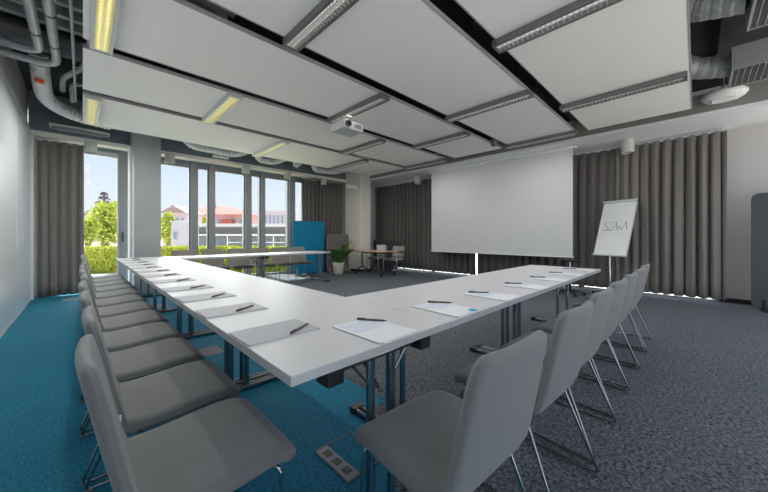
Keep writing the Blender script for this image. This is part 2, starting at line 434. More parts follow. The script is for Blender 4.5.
def luminaire(x, y0, y1, lit, label, wd=.165):
    t = thing('ceiling_light', label, 'ceiling light', (x, (y0+y1)/2, ZP-.064), 0, 'louvred ceiling luminaires')
    L = y1-y0; h = .06
    MB().b2((-wd/2, -L/2, 0), (-wd/2+.03, L/2, h)).b2((wd/2-.03, -L/2, 0), (wd/2, L/2, h)).b2((-wd/2+.03, -L/2, 0), (wd/2-.03, -L/2+.02, h)).b2((-wd/2+.03, L/2-.02, 0), (wd/2-.03, L/2, h)).b2((-wd/2+.03, -L/2+.02, h-.012), (wd/2-.03, L/2-.02, h)).build('housing', M_FRAMEL if lit else M_LAMPB, t, bevel=.003)
    lv = MB(); n = int(L/.042)
    for i in range(n):
        yv = -L/2+.03+(L-.06)*i/(n-1)
        lv.b2((-wd/2+.03, yv-.002, .002), (wd/2-.03, yv+.002, .030))
    lv.b2((-.003, -L/2+.02, .006), (.003, L/2-.02, .034))
    lv.build('louvre', M_LOUV, t)
    for s in (-1, 1):
        MB().cyl((s*.024, -L/2+.03, .037), (s*.024, L/2-.03, .037), .008, 8).build('lamp_tube', M_TUBEON if lit else M_TUBEOFF, t)
    d = bpy.data.lights.new('lamp_light', 'AREA'); d.shape = 'RECTANGLE'; d.size = wd*.6; d.size_y = L*.95
    d.energy = LAMP_W*(3.0 if lit else (.25 if 'projector' in label and 'behind' in label else 1.2)); d.color = (1, .96, .86) if lit else (1, .985, .96)  # unlit luminaires also get an added lamp to brighten the room
    lo = bpy.data.objects.new('lamp_light', d); COL.objects.link(lo); lo.parent = t; lo.location = (0, 0, -.004)
    return t
for (x, y0, y1, lit, lab) in (
    (2.85, .07, 1.36, 0, 'grey louvred ceiling light, middle one of the row nearest the camera'),
    (4.90, .07, 1.36, 0, 'grey louvred ceiling light nearest the camera beside the duct grilles'),
    (1.42, 1.47, 2.72, 0, 'grey louvred ceiling light hung above the left table arm, unlit'),
    (4.08, 1.47, 2.72, 0, 'long grey louvred ceiling light between camera row and projector'),
    (6.20, 1.47, 2.72, 0, 'grey louvred ceiling light on the panel edge in front of the projection screen'),
    (.13, 2.84, 4.06, 1, 'large glowing louvred ceiling light beside the grey pipes'),
    (2.82, 2.84, 4.06, 0, 'grey louvred ceiling light directly behind the projector'),
    (4.88, 2.84, 4.06, 0, 'slim grey louvred ceiling light between projector and projection screen'),
    (1.42, 4.18, 5.46, 1, 'yellow glowing louvred ceiling light above the middle of the window side'),
    (4.08, 4.18, 5.46, 0, 'pale louvred ceiling light beyond the projector towards the windows'),
    (6.20, 4.18, 5.46, 0, 'grey louvred ceiling light on the panel edge nearest the far beige column'),
    (.10, 5.55, 6.85, 1, 'small glowing louvred ceiling light at the corner by the flexible duct'),
    (2.80, 5.55, 7.00, 1, 'yellow glowing louvred ceiling light in the row nearest the windows'),
    (4.86, 5.55, 7.00, 0, 'pale louvred ceiling light in the row nearest the windows')):
    luminaire(x, y0, y1, lit, lab.replace('left table arm', 'long table row by the teal carpet'))

# projector under the ceiling
pj = thing('projector', 'light grey projector hung from the ceiling panels', 'projector', (2.84, 3.68, 2.695), R(0))
b = MB().box((0, 0, .06), (.38, .32, .125)).build('projector_body', M_PROJ, pj, bevel=.02, seg=3)
MB().tube([(-.11, -.155, .065), (-.11, -.19, .065)], .05, 20).build('lens_ring', M_PROJD, pj)
MB().tube([(-.11, -.18, .065), (-.11, -.195, .065)], .036, 20).build('lens', M_GLASSD, pj)
g = MB()
for i in range(8): g.box((.192, -.1+.028*i, .06), (.006, .012, .06))
for i in range(6): g.box((.02+.022*i, -.162, .06), (.01, .006, .06))
g.build('air_grille', M_PROJD, pj)
MB().cyl((0, 0, .12), (0, 0, .225), .03, 14).box((0, 0, .13), (.24, .2, .016)).box((0, 0, .222), (.15, .15, .014)).tube([(-.15, -.1, .12), (-.16, -.12, .17), (-.08, -.04, .20), (0, 0, .22)], .009, 6).build('ceiling_mount', M_PROJ, pj)

# ------------------------------------------------------------------ tables
ZT = .74
def tframe(par, u, along):
    """T-leg frame at local position u along the table, feet across it"""
    fr = thing('leg_frame', None, None); fr.parent = par
    return fr
def table(x0, y0, x1, y1, label, frames, axis):
    cx, cy = (x0+x1)/2, (y0+y1)/2
    t = thing('conference_table', label, 'table', (cx, cy, 0), 0 if axis == 'x' else PI/2, 'white folding conference tables')
    L = (x1-x0) if axis == 'x' else (y1-y0); W = (y1-y0) if axis == 'x' else (x1-x0)
    g = .0015
    MB().b2((-L/2+g, -W/2, ZT-.004), (L/2-g, W/2, ZT)).build('tabletop', M_TABLE, t)
    MB().b2((-L/2+g, -W/2, ZT-.03), (L/2-g, W/2, ZT-.004)).build('edge_band', M_TEDGE, t)
    for s in (-1, 1):
        u = s*(L/2-.05)
        f = MB()
        for v in (-.055, .055): f.cyl((u, v, .03), (u, v, ZT-.06), .0165, 14)
        o = f.build('leg', M_CHROME, t)
        MB().tube([(u-.02, -.33, .022), (u-.02, .33, .022)], .014, 10).tube([(u+.02, -.33, .022), (u+.02, .33, .022)], .014, 10).build('foot_bar', mat('dark_steel', (92, 96, 101), .3, metal=.9), t)
        for e in (-1, 1):
            MB().b2((u-.04, e*.345-.03, .0), (u+.04, e*.345+.03, .04)).build('foot_cap', M_BLACK, t, bevel=.006)
            MB().b2((u-.035, e*.235-.032, ZT-.088), (u+.035, e*.235+.032, ZT-.03)).build('clamp_block', M_BLACK, t, bevel=.004)
            MB().cyl((u, e*.055, ZT-.16), (u-s*.0, e*.15, ZT-.05), .006, 8).build('corner_brace', M_CHROME, t)
        MB().cyl((u, -.24, ZT-.052), (u, .24, ZT-.052), .014, 10).build('crossbar', M_CHROME, t)
        MB().cyl((u, 0, ZT-.2), (u-s*.2, 0, ZT-.04), .007, 8).build('folding_strut', M_CHROME, t)
    return t
nm = ['nearest the camera with the free corner', 'second from the camera', 'third from the camera', 'at the window column end']
for k in range(4):
    table(.42, .80+1.6*k, 1.22, 2.40+1.6*k, 'white table of the long row on teal carpet, %s' % nm[k], None, 'y')
for k in range(2):
    table(1.22+1.6*k, .80, 2.82+1.6*k, 1.60, 'white table of the camera-side arm, %s' % ['joined to the corner table', 'at the free end by the flipchart'][k], None, 'x')
    table(1.22+1.6*k, 6.40, 2.82+1.6*k, 7.20, 'white table of the arm by the windows, %s' % ['joined to the long row', 'at the free end by the blue screen'][k], None, 'x')

# ------------------------------------------------------------------ chairs
def pad(path, hw, T, r0, r1, nt=22, ns=18, curve=0.0, front=1.0, back=1.0):
    """upholstered pad: path(t)->(y,z), half width hw(t) with rounded corner radii r0 (t=0) and r1 (t=1)"""
    def ease(u): return .5-.5*math.cos(PI*u)
    ts = [ease(i/nt) for i in range(nt+1)]
    ss = [-math.cos(PI*i/ns) for i in range(ns+1)]
    L = sum(math.dist(path(i/40), path((i+1)/40)) for i in range(40))
    V = {0: [], 1: []}
    for t in ts:
        y, z = path(t); a = path(max(0, t-.01)); b = path(min(1, t+.01))
        dy, dz = b[0]-a[0], b[1]-a[1]; n = math.hypot(dy, dz); ny, nz = -dz/n, dy/n
        w_ = hw(t)
        for e, r in ((t*L, r0), ((1-t)*L, r1)):
            if r and e < r: w_ = w_-r+math.sqrt(max(0, r*r-(r-e)**2))
        et = min(1, min(t, 1-t)*L/(T*.6)); et = math.sqrt(max(0, 1-(1-et)**2))
        for sgn in (0, 1):
            row = []
            for s in ss:
                d = (1-abs(s))*w_/(T*.6); d = min(1, d); es = math.sqrt(max(0, 1-(1-d)**2))
                h = T/2*es*et*(1 if sgn else -1)*(front if sgn else back)
                puff = (.35*T*(1-s*s)*(1-(2*t-1)**2)) if sgn else 0
                off = h+puff*.5+curve*s*s*(t if curve else 0)
                row.append((s*w_, y+ny*off, z+nz*off))
            V[sgn].append(row)
    m = MB(); n1 = ns+1
    A = [p for r in V[0] for p in r]; B = [p for r in V[1] for p in r]
    fA = [(i*n1+k, (i+1)*n1+k, (i+1)*n1+k+1, i*n1+k+1) for i in range(nt) for k in range(ns)]
    N = len(A)
    fB = [(N+a, N+d, N+c, N+b_) for a, b_, c, d in fA]
    # stitch
    ring = [k for k in range(n1)]+[i*n1+ns for i in range(1, nt+1)]+[nt*n1+k for k in range(ns-1, -1, -1)]+[i*n1 for i in range(nt-1, 0, -1)]
    st = [(ring[i], ring[(i+1) % len(ring)], N+ring[(i+1) % len(ring)], N+ring[i]) for i in range(len(ring))]
    m.add(A+B, fA+fB+st, 0, True)
    return m
def lerp_path(P):
    # smooth Catmull-Rom through the points
    P = [P[0]]+P+[P[-1]]
    n = len(P)-3
    def f(t):
        x = min(max(t, 0), 1)*n; i = min(int(x), n-1); u = x-i
        a, b, c, d = P[i], P[i+1], P[i+2], P[i+3]
        return tuple(.5*((2*b[k])+(-a[k]+c[k])*u+(2*a[k]-5*b[k]+4*c[k]-d[k])*u*u+(-a[k]+3*b[k]-3*c[k]+d[k])*u**3) for k in (0, 1))
    return f
def make_chair(name, fabric, rt=.062, taper=.028):
    t = thing(name, 'x', 'chair')
    seat_path = lerp_path([(-.150, .440), (-.07, .432), (.05, .440), (.17, .448), (.235, .436), (.262, .405)])
    pad(seat_path, lambda u: .222+.012*math.sin(PI*min(1, u*1.1)), .048, .05, .075, 26, 18).build('seat', fabric, t)
    back_path = lerp_path([(-.095, .420), (-.135, .440), (-.158, .50), (-.182, .60), (-.208, .72), (-.236, .838)])
    pd = pad(back_path, lambda u: .234-taper*u**1.3, .032, .05, rt, 26, 18, curve=-.012)
    bk = pd.build('backrest', fabric, t)
    MB().b2((.2315, -.156, .482), (.2348, -.146, .503)).build('label_tag', M_TAG, bk)
    for s in (-1, 1):
        pts = [(s*.17, .19, .412), (s*.205, .215, .40), (s*.225, .225, .015), (s*.235, -.24, .012), (s*.205, -.085, .405), (s*.15, -.08, .412)]
        MB().tube(pts, .0065, 10, fillet=.03).build('sled_leg', M_CHROME, t)
        for yy_ in (.19, -.225):
            MB().box((s*.23, yy_, .006), (.016, .03, .011)).build('floor_glide', M_PROJD, t, bevel=.002)
    MB().cyl((-.175, .19, .410), (.175, .19, .410), .006, 8).cyl((-.155, -.07, .410), (.155, -.07, .410), .006, 8).build('crossbar', M_CHROME, t)
    MB().b2((-.14, -.05, .402), (.14, .17, .414)).build('seat_plate', M_BLACK, t)
    reg(t)
    return t
used = {}
def place_chair(proto, x, y, rz, label, group):
    if not used.get(proto.name): o = proto; used[proto.name] = 1
    else: o = copy_tree(proto)
    o.location = (x, y, 0); o.rotation_euler.z = rz
    tag(o, label, 'chair', group)
    return o
ch = make_chair('conference_chair', M_FABRIC)
rj = random.Random(11)
for k in range(12):
    lab = 'grey chair of the long row on teal carpet, %s' % ('closest to the camera' if k == 0 else ('farthest, against the window side' if k == 11 else ORD[k]+' counting from the camera'))
    place_chair(ch, .235+rj.uniform(-.012, .012), 1.13+.53*k, -PI/2+rj.uniform(-.02, .02), lab, 'chairs of the long row on teal carpet')
for k, x in enumerate((.885, 1.52, 2.06, 2.60, 3.14, 3.68, 4.22)):
    lab = 'grey chair seen from behind on grey carpet, %s' % ('closest to the camera' if k == 0 else ('nearest the flipchart' if k == 6 else ORD[k]+' from the camera'))
    place_chair(ch, x, .585+rj.uniform(-.01, .01), -.055+rj.uniform(-.02, .02), lab, 'chairs along the camera-side table arm')
ch2 = make_chair('guest_chair', M_FABRIC2, .025, .012)
for k, x in enumerate((1.54, 2.08, 2.61, 3.14, 3.67, 4.17)):
    lab = 'grey-brown chair in front of the windows facing the camera, %s' % ('closest to the window column' if k == 0 else ('beside the blue screen' if k == 5 else ORD[k]+' from the column'))
    place_chair(ch2, x, 7.40, PI, lab, 'chairs between far table arm and windows')

# ------------------------------------------------------------------ papers and pens
def make_paper(name, kind):
    t = thing(name, 'x', 'paper')
    if kind == 'grey':
        MB().b2((-.105, -.1485, 0), (.105, .1485, .003)).build('top_sheet', M_PAPERG, t)
        MB().box((.006, .004, -.0012), (.212, .30, .0022)).build('under_sheet', M_PAPER, t)
    else:
        MB().b2((-.105, -.1485, 0), (.105, .1485, .0015)).build('top_sheet', M_PAPER, t)
        MB().b2((-.085, .0, .0016), (.085, .125, .0022)).build('printed_block', M_PAPERB, t)
        MB().box((.008, -.006, -.0012), (.21, .297, .0018), 0, R(3)).build('under_sheet', M_PAPER, t)
    reg(t); return t
def make_pen():
    m = MB().tube([(-.07, 0, .005), (.055, 0, .005)], .0048, 8)
    m.tube([(.055, 0, .005), (.063, 0, .005), (.072, 0, .005)], .004, 8, 1, rf=lambda L: max(.0012, .0042-.2*L))
    m.b2((-.068, -.0012, .0098), (-.03, .0012, .0115), 1)
    return m.build('pen', [M_PEN, M_BLACK])
pg = make_paper('printed_handout', 'grey'); pw = make_paper('paper_sheet', 'white'); pen0 = make_pen()
pen_used = [0]
def put_pen(x, y, z, rz, label):
    o = pen0 if not pen_used[0] else pen0.copy()
    if pen_used[0]: COL.objects.link(o)
    pen_used[0] = 1
    o.location = (x, y, z); o.rotation_euler.z = rz
    tag(o, label, 'pen', 'pens lying on the handouts')
for k, yc in enumerate((1.225, 1.745, 2.235, 2.71, 3.25, 3.77, 4.29, 4.81, 5.33, 5.86, 6.38, 6.85)):
    o = pg if k == 0 else copy_tree(pg)
    o.location = (.572, yc, ZT+.0025); o.rotation_euler.z = -PI/2+rj.uniform(-.03, .03)
    w_ = 'nearest the camera' if k == 0 else ('nearest the window column' if k == 11 else ORD[k]+' from the camera')
    tag(o, 'grey printed handout on the long white table row, '+w_, 'paper', 'handouts on the long table row')
    put_pen(.645+rj.uniform(-.02, .02), yc-.05+rj.uniform(-.015, .015), ZT+.0056, R(35)+rj.uniform(-.15, .15), 'brown pen on the grey handout, '+w_)
for k, (xp, px) in enumerate(((.88, .956), (1.41, 1.494), (1.94, 1.956), (2.50, 2.53), (3.05, 3.08), (3.59, 3.61), (4.12, 4.14))):
    o = pw if k == 0 else copy_tree(pw)
    o.location = (xp, .955+rj.uniform(-.01, .01), ZT+.0025); o.rotation_euler.z = rj.uniform(-.05, .05)
    w_ = 'nearest the table corner' if k == 0 else ('at the free end near the flipchart' if k == 6 else ORD[k]+' from the table corner')
    tag(o, 'white paper sheets on the camera-side table arm, '+w_, 'paper', 'sheets on the camera-side arm')
    put_pen(px, 1.055, ZT+.0042, R(-50)+rj.uniform(-.15, .15), 'dark pen on the white sheets, '+w_)
tag(MB().b2((1.455, .815, ZT+.004), (1.495, .845, ZT+.009)).build('sticky_note', mat('cyan_note', (0, 160, 200), .6)), 'tiny cyan note at the table edge on the second white sheet', 'note')

# floor outlet box
fb = thing('floor_outlet', 'metal framed floor outlet box in the teal carpet under the table corner', 'floor outlet', (.99, 1.265, 0))
MB().b2((-.12, -.145, .0), (.12, -.138, .006)).b2((-.12, .138, 0), (.12, .145, .006)).b2((-.12, -.138, 0), (-.113, .138, .006)).b2((.113, -.138, 0), (.12, .138, .006)).build('frame', M_PROJD, fb)
MB().b2((-.112, -.137, .0), (-.045, .137, .005)).build('outlet_strip', mat('grey_outlet_plate', (120, 124, 130), .5), fb)
sk = MB()
for yv in (-.08, .0, .08): sk.box((-.078, yv, .006), (.035, .04, .004))
sk.build('socket', M_BLACK, fb)
MB().b2((-.043, -.137, 0), (.112, .137, .004)).build('carpet_lid', M_TEAL, fb)

# ------------------------------------------------------------------ curtains
def curtain(name, p0, p1, z0, z1, period, amp, m, label, seed, gather=.0, normal=None):
    p0, p1 = Vector((*p0, 0)), Vector((*p1, 0)); d = p1-p0; L = d.length; d.normalize()
    nn = Vector((-d.y, d.x, 0)) if normal is None else Vector(normal)
    n = int(L/period*12); rows = 12; vs = []
    rr = random.Random(seed); ph = [rr.uniform(0, 6) for _ in range(4)]
    for j in range(rows+1):
        v = j/rows; z = z0+(z1-z0)*v
        top = max(0, (v-.8)/.2)
        for i in range(n+1):
            s = L*i/n
            q = 2*PI*s/period+.9*math.sin(s*2.1+ph[0])+.55*math.sin(s*5.3+ph[1]+.5*v)
            a = amp*(.75+.35*math.sin(s*3.1+ph[2]))*(1-.35*top)
            wv = math.sin(q); wv = math.copysign(abs(wv)**.8, wv)
            o = a*wv+.28*a*math.sin(2.3*q+ph[3]+1.2*v)*(1-top*.5)+.010*math.sin(3*v+s*4)
            zz = z+(.01*math.cos(q) if j == rows else 0)
            p = p0+d*(s+.25*amp*math.cos(q)*(1-top*.3))+nn*o
            vs.append((p.x, p.y, zz))
    fs = [(j*(n+1)+i, j*(n+1)+i+1, (j+1)*(n+1)+i+1, (j+1)*(n+1)+i) for j in range(rows) for i in range(n)]
    root = thing(name, label, 'curtain', (0, 0, 0))
    mb = MB().add(vs, fs, 0, True)
    o = mb.build('curtain_cloth', m, root)
    s = o.modifiers.new('solid', 'SOLIDIFY'); s.thickness = .006
    tp = MB()
    c = p0+(p1-p0)/2
    tp.bar((p0.x, p0.y, z1+.012), (p1.x, p1.y, z1+.012), .012, .012)
    tp.build('curtain_rail', M_FRAMEL, root)
    hk = MB().bar((p0.x, p0.y, z1+.004), (p1.x, p1.y, z1+.004), .004, .006)
    for i in range(int(L/period)+1):
        q = p0+d*min(L, period*(i+.25)); hk.box((q.x, q.y, z1+.0), (.012, .012, .02))
    hk.build('heading_tape', M_TAG, root)
    return root
curtain('curtain', (-.60, 8.44), (.02, 8.44), .015, 2.90, .135, .062, M_CURT2, 'grey gathered floor-length curtain beside the white side wall', 1)
curtain('curtain', (4.78, 8.45), (6.32, 8.45), .02, 2.90, .14, .055, M_CURT3, 'dark curtain behind the blue and grey standing screens', 2)
curtain('curtain', (7.68, 8.30), (7.68, 4.236), .07, 2.90, .18, .06, M_CURT3, 'dark grey-brown curtain from the far corner to behind the projection screen', 3)
curtain('curtain', (7.68, 4.215), (7.685, 1.125), .07, 2.90, .17, .06, M_CURT3, 'dark grey-brown curtain running from the projection screen to the flipchart', 4)
curtain('curtain', (7.66, 1.13), (7.66, -.36), .07, 2.90, .155, .085, M_CURT2, 'taupe curtain with wide folds beside the plain white wall', 5)

# projection screen
ps = thing('projection_screen', 'large white projection screen lowered from the ceiling in front of dark curtains', 'projection screen', (7.15, 3.55, 0))
MB().b2((-.002, -1.78, .705), (.002, 1.78, 2.93)).build('screen_cloth', M_SCREEN, ps)
MB().b2((-.055, -1.84, 2.925), (.055, 1.84, 2.969)).build('screen_housing', M_WHITE, ps, bevel=.004)
MB().cyl((0, -1.80, .70), (0, 1.80, .70), .012, 10).build('bottom_bar', M_TAG, ps)

# ------------------------------------------------------------------ flipchart
W_ = Vector((.357, .934, 0)).normalized(); N_ = Vector((-W_.y, W_.x, 0))
fc = thing('flipchart', 'white flipchart board on a single pole with grey sketched lettering', 'flipchart', (7.17, 1.17, 0))
up = (Vector((0, 0, 1.07))-N_*.36); bh = up.length; upn = up.normalized(); fn = (-W_).cross(upn)
base = Vector((0, 0, .76)); xd = -W_     # reading direction of the board
bw = .295
def fp(a, b, n=0): return base+xd*a+upn*b+fn*n
if fn.dot(N_) < 0: fn = -fn
MB().prism([(-bw, 0), (bw, 0), (bw, bh), (-bw, bh)], base-fn*.018, xd, upn, .018).build('board', M_FRAMEL, fc)
MB().prism([(-bw+.012, .015), (bw-.012, .015), (bw-.012, bh-.04), (-bw+.012, bh-.04)], base+fn*.001, xd, upn, .004).build('paper_pad', M_WBOARD, fc)
cl = MB(); M3 = Matrix((xd, upn, fn)).transposed()
cl.box(fp(0, bh-.02, .012), (bw*2+.03, .045, .03), M=M3).build('clamp_bar', M_FRAMEL, fc, bevel=.004)
for a in (-bw, bw):
    MB().box(fp(a, bh-.02, .006), (.03, .055, .04), M=M3).build('end_cap', M_BLACK, fc, bevel=.004)
MB().box(fp(0, .0, .02), (bw*2, .02, .05), M=M3).build('pen_tray', M_FRAMEL, fc)
MB().cyl((0.06, 0, .06), (.06, 0, .80), .018, 14).cyl((0.06, 0, .06), (.06, 0, .5), .024, 14).build('pole', M_CHROME2, fc)
for k in range(5):
    a = 2*PI*k/5+.3
    lg = MB().bar((.06, 0, .07), (.06+.28*math.cos(a), .28*math.sin(a), .045), .03, .018).build('base_leg', M_BLACK, fc)
    MB().cyl((.06+.27*math.cos(a)-.01, .27*math.sin(a), .022), (.06+.27*math.cos(a)+.01, .27*math.sin(a), .022), .0215, 12).build('castor', M_BLACK, lg)
# sketched lettering: S Z A W A, drawn as strokes, with faint smaller lines
ink = MB()
def stroke(P, r=.0035):
    for p, q in zip(P, P[1:]): ink.bar(fp(*p, .0068), fp(*q, .0068), r*2, .003)
bx, by, s_ = -.20, bh*.455, .165
def L_(P, ox): stroke([(bx+ox+x*.118, by+y*s_) for x, y in P], .0045)
L_([(.62, .92), (.45, 1.0), (.2, 1.0), (.05, .85), (.1, .68), (.5, .42), (.58, .22), (.45, .05), (.1, 0)], 0)
L_([(0, 1), (.75, 1), (-.1, 0), (.72, 0)], .085)
L_([(0, 0), (.42, 1.0), (.78, 0), (1.05, .5), (1.35, .02), (1.82, 1.02), (2.15, 0)], .165)
L_([(.2, .38), (.62, .38)], .165)
L_([(-.15, -.03), (1.3, -.03)], .0)
ink.build('lettering', M_INK, fc)
fnt = MB()
def faint(x0, x1, y, r=.002):
    fnt.bar(fp(x0, y, .0062), fp(x1, y, .0062), r*2, .0012)
faint(-.20, .17, by+.185, .002); faint(.02, .21, by+.21, .002)
for (a, b_, y) in ((-.17, -.14, -.055), (-.12, -.02, -.05), (0, .08, -.05), (.1, .16, -.052)): faint(a, b_, by+y, .004)
for (a, b_, y) in ((-.24, -.1, -.115), (-.05, .04, -.115), (.08, .12, -.115), (-.15, .05, .26), (.0, .15, .32)): faint(a, b_, by+y, .003)
fnt.build('small_print', mat('faint_print', (150, 155, 160), .7), fc)

# swivel stool
st = thing('swivel_stool', 'black swivel stool behind the free table end, in front of the curtain', 'stool', (6.74, 1.72, 0))
MB().lathe([(.02, .635), (.10, .64), (.17, .655), (.18, .672), (.165, .69), (.02, .695)], n=28).build('seat', M_BLACK, st)
MB().cyl((0, 0, .30), (0, 0, .64), .014, 12).build('gas_lift', M_CHROME2, st)
MB().cyl((0, 0, .06), (0, 0, .36), .024, 14).build('column', M_BLACK, st)
for k in range(5):
    a = 2*PI*k/5
    lg = MB().bar((0, 0, .085), (.25*math.cos(a), .25*math.sin(a), .055), .035, .02).build('base_leg', M_BLACK, st)
    MB().cyl((.24*math.cos(a)-.012, .24*math.sin(a), .026), (.24*math.cos(a)+.012, .24*math.sin(a), .026), .0255, 14).build('castor', M_BLACK, lg)

# ------------------------------------------------------------------ standing acoustic screens
def acoustic(name, x, y, rz, wd, z0, z1, m, label, r=.09, foot=M_FRAMEL):
    t = thing(name, label, 'standing screen', (x, y, 0), rz)
    MB().prism([(a-wd/2, b) for a, b in rrect(wd, z1-z0, r)], (0, .02, z0), (1, 0, 0), (0, 0, 1), .04).build('panel', m, t, bevel=.008)
    for s in (-1, 1):
        MB().b2((s*(wd/2-.12)-.03, -.20, 0), (s*(wd/2-.12)+.03, .20, .014)).b2((s*(wd/2-.12)-.02, -.024, .01), (s*(wd/2-.12)+.02, .024, .16)).build('foot', foot, t)
    return t
acoustic('acoustic_screen', 4.84, 8.12, 0, 1.04, .02, 1.58, M_BLUE, 'bright blue standing screen with rounded corners by the window')
acoustic('acoustic_screen', 5.86, 8.10, 0, .86, .02, 1.20, M_GREYF, 'low grey standing screen behind the potted plant')
acoustic('acoustic_screen', 7.38, 7.45, PI/2, 1.15, .02, 1.00, M_DARKF, 'low charcoal standing screen behind the small mobile table')
acoustic('acoustic_screen', 7.45, -1.15, PI/2, 1.1, .02, 1.80, M_DARKF, 'tall dark grey standing screen in front of the plain white wall', foot=M_BLACK)

# ------------------------------------------------------------------ potted plant
pp = thing('potted_plant', 'leafy green plant in a cream pot in front of the grey standing screen', 'plant', (5.46, 7.50, 0))
MB().lathe([(.125, 0), (.135, .01), (.185, .31), (.195, .34), (.18, .345), (.17, .31)], n=32).build('pot', M_POT, pp)
MB().lathe([(.01, .300), (.17, .302)], n=24).build('soil', M_SOIL, pp)
fo = MB(); sm = MB(); rq = random.Random(5)
for i in range(17):
    a = rq.uniform(0, 2*PI); ln = rq.uniform(.34, .66); sp = rq.uniform(.12, .62)
    if i < 6: sp = .6; a = i*1.05; ln = .46
    P = [Vector((.05*math.cos(a), .05*math.sin(a), .30))]
    dr = Vector((math.cos(a)*sp, math.sin(a)*sp, 1)).normalized()
    for k in range(8):
        dr = (dr+Vector((math.cos(a)*.05, math.sin(a)*.05, -.03))).normalized()
        P.append(P[-1]+dr*ln/8*1.2)
    sm.tube(P, .009, 6, rf=lambda L, ln=ln: .010-.006*L/(ln*1.2))
    for k in range(2, 9):
        T_ = (P[k]-P[k-1]).normalized(); sd_ = T_.cross(Vector((0, 0, 1)) if abs(T_.z) < .95 else Vector((1, 0, 0))).normalized()
        for s in (-1, 1):
            ax = (T_*.75+sd_*s*.8+Vector((0, 0, rq.uniform(-.1, .25)))).normalized(); ll = rq.uniform(.11, .16)
            wv = ax.cross(T_).cross(ax).normalized()*.028 if ax.cross(T_).length > .05 else Vector((0, 0, .02))
            nv = ax.cross(wv).normalized()*.004
            b0 = P[k]
            vs = [b0, b0+ax*ll*.35+wv*1.2, b0+ax*ll*.35-wv*1.2, b0+ax*ll*.7+wv, b0+ax*ll*.7-wv, b0+ax*ll, b0+ax*ll*.35+nv, b0+ax*ll*.7+nv]
            fo.add(vs, [(0, 6, 1), (0, 2, 6), (1, 6, 7, 3), (6, 2, 4, 7), (3, 7, 5), (7, 4, 5)], 0, True)
sm.build('plant_stem', M_STEM, pp); fo.build('foliage', M_LEAF, pp)

# ------------------------------------------------------------------ mobile table and armchairs
mt = thing('mobile_table', 'small mobile table with pale wood top and black wheeled legs by the far column', 'table', (6.12, 6.62, 0), PI/2)
MB().b2((-.68, -.33, .69), (.68, .33, .712)).build('tabletop', M_WOODT, mt, bevel=.004)
for s in (-1, 1):
    u = s*.56
    f = MB().cyl((u, 0, .20), (u, 0, .66), .02, 12)
    f.bar((u, -.0, .22), (u, -.27, .075), .035, .025).bar((u, 0, .22), (u, .27, .075), .035, .025).b2((u-.03, -.22, .665), (u+.03, .22, .69))
    lg = f.build('leg', M_BLACK, mt)
    for e in (-1, 1): MB().cyl((u-.014, e*.27, .035), (u+.014, e*.27, .035), .034, 16).build('castor', M_BLACK, lg)
MB().cyl((-.56, 0, .64), (.56, 0, .64), .014, 10).build('crossbar', M_BLACK, mt)
bx_ = thing('storage_box', 'light grey box standing on the small mobile table', 'box', (6.05, 6.28, .712))
MB().b2((-.09, -.09, 0), (.09, .09, .155)).build('box_body', M_PROJ, bx_, bevel=.008)
MB().b2((-.093, -.093, .155), (.093, .093, .175)).build('lid', M_GREYW, bx_, bevel=.004)
tag(MB().box((0, 0, .0), (.13, .03, .16)).build('display_stand', M_BLACK, None, bevel=.006, loc=(6.25, 6.16, .793), rz=R(60)), 'small black upright stand beside the grey box on the mobile table', 'stand')
def armchair(x, y, rz, label):
    t = thing('armchair', label, 'chair', (x, y, 0), rz, 'armchairs at the small mobile table')
    pad(lerp_path([(-.21, .455), (-.05, .445), (.12, .452), (.22, .44)]), lambda u: .23, .06, .04, .05, 14, 12).build('seat', M_PAPERG2, t)
    pad(lerp_path([(-.20, .50), (-.225, .6), (-.25, .72), (-.27, .83)]), lambda u: .22, .04, .04, .06, 14, 12, curve=-.03).build('backrest', M_PAPERG2, t)
    for s in (-1, 1):
        MB().tube([(s*.25, .18, .012), (s*.25, .18, .65), (s*.25, -.12, .66), (s*.22, -.24, .62)], .011, 8, fillet=.04).tube([(s*.25, -.26, .012), (s*.25, -.12, .44), (s*.25, -.10, .655)], .011, 8, fillet=.03).build('side_frame', M_CHROME2, t)
        MB().b2((s*.25-.025, -.14, .672), (s*.25+.025, .16, .692)).build('armrest', M_BLACK, t, bevel=.006)
    MB().cyl((-.25, .1, .42), (.25, .1, .42), .009, 8).cyl((-.25, -.12, .43), (.25, -.12, .43), .009, 8).build('crossbar', M_CHROME2, t)
    return t
M_PAPERG2 = mat('light_grey_upholstery', (156, 155, 148), .8, bump=.2, bscale=300)
armchair(6.66, 6.36, PI/2+.1, 'light grey armchair at the mobile table end nearer the projection screen')
armchair(6.66, 7.10, PI/2, 'light grey armchair at the mobile table end nearer the beige column')

# ------------------------------------------------------------------ surface spotlights and small fittings
def spot(x, y, z1, h, r, label):
    t = thing('ceiling_spotlight', label, 'spotlight', (x, y, z1-h), 0, 'white cylindrical spotlights')
    MB().lathe([(r, h), (r, .004), (r-.012, 0), (r-.012, .03), (.01, .03)], n=28).build('spotlight_body', M_GRILLE, t)
    MB().lathe([(.005, .028), (r-.014, .030)], n=24).build('lens', M_GLASSD, t)
for (x, y, lab) in ((.12, 8.27, 'by the grey curtain near the side wall'), (1.40, 8.27, 'just past the grey column'), (3.05, 8.27, 'above the middle windows'), (4.22, 8.27, 'above the window before the blue screen'), (5.45, 8.27, 'above the grey standing screen')):
    spot(x, y, 2.975, .21, .095, 'white cylindrical spotlight under the window ledge, '+lab)
spot(7.42, .92, 2.97, .25, .105, 'white cylindrical spotlight on the soffit above the flipchart')
spot(7.42, 6.05, 2.97, .22, .105, 'white cylindrical spotlight on the soffit beyond the projection screen')
em = thing('emergency_light', 'white rectangular emergency light box on the far beige column', 'emergency light', (6.06, 7.6, 2.62))
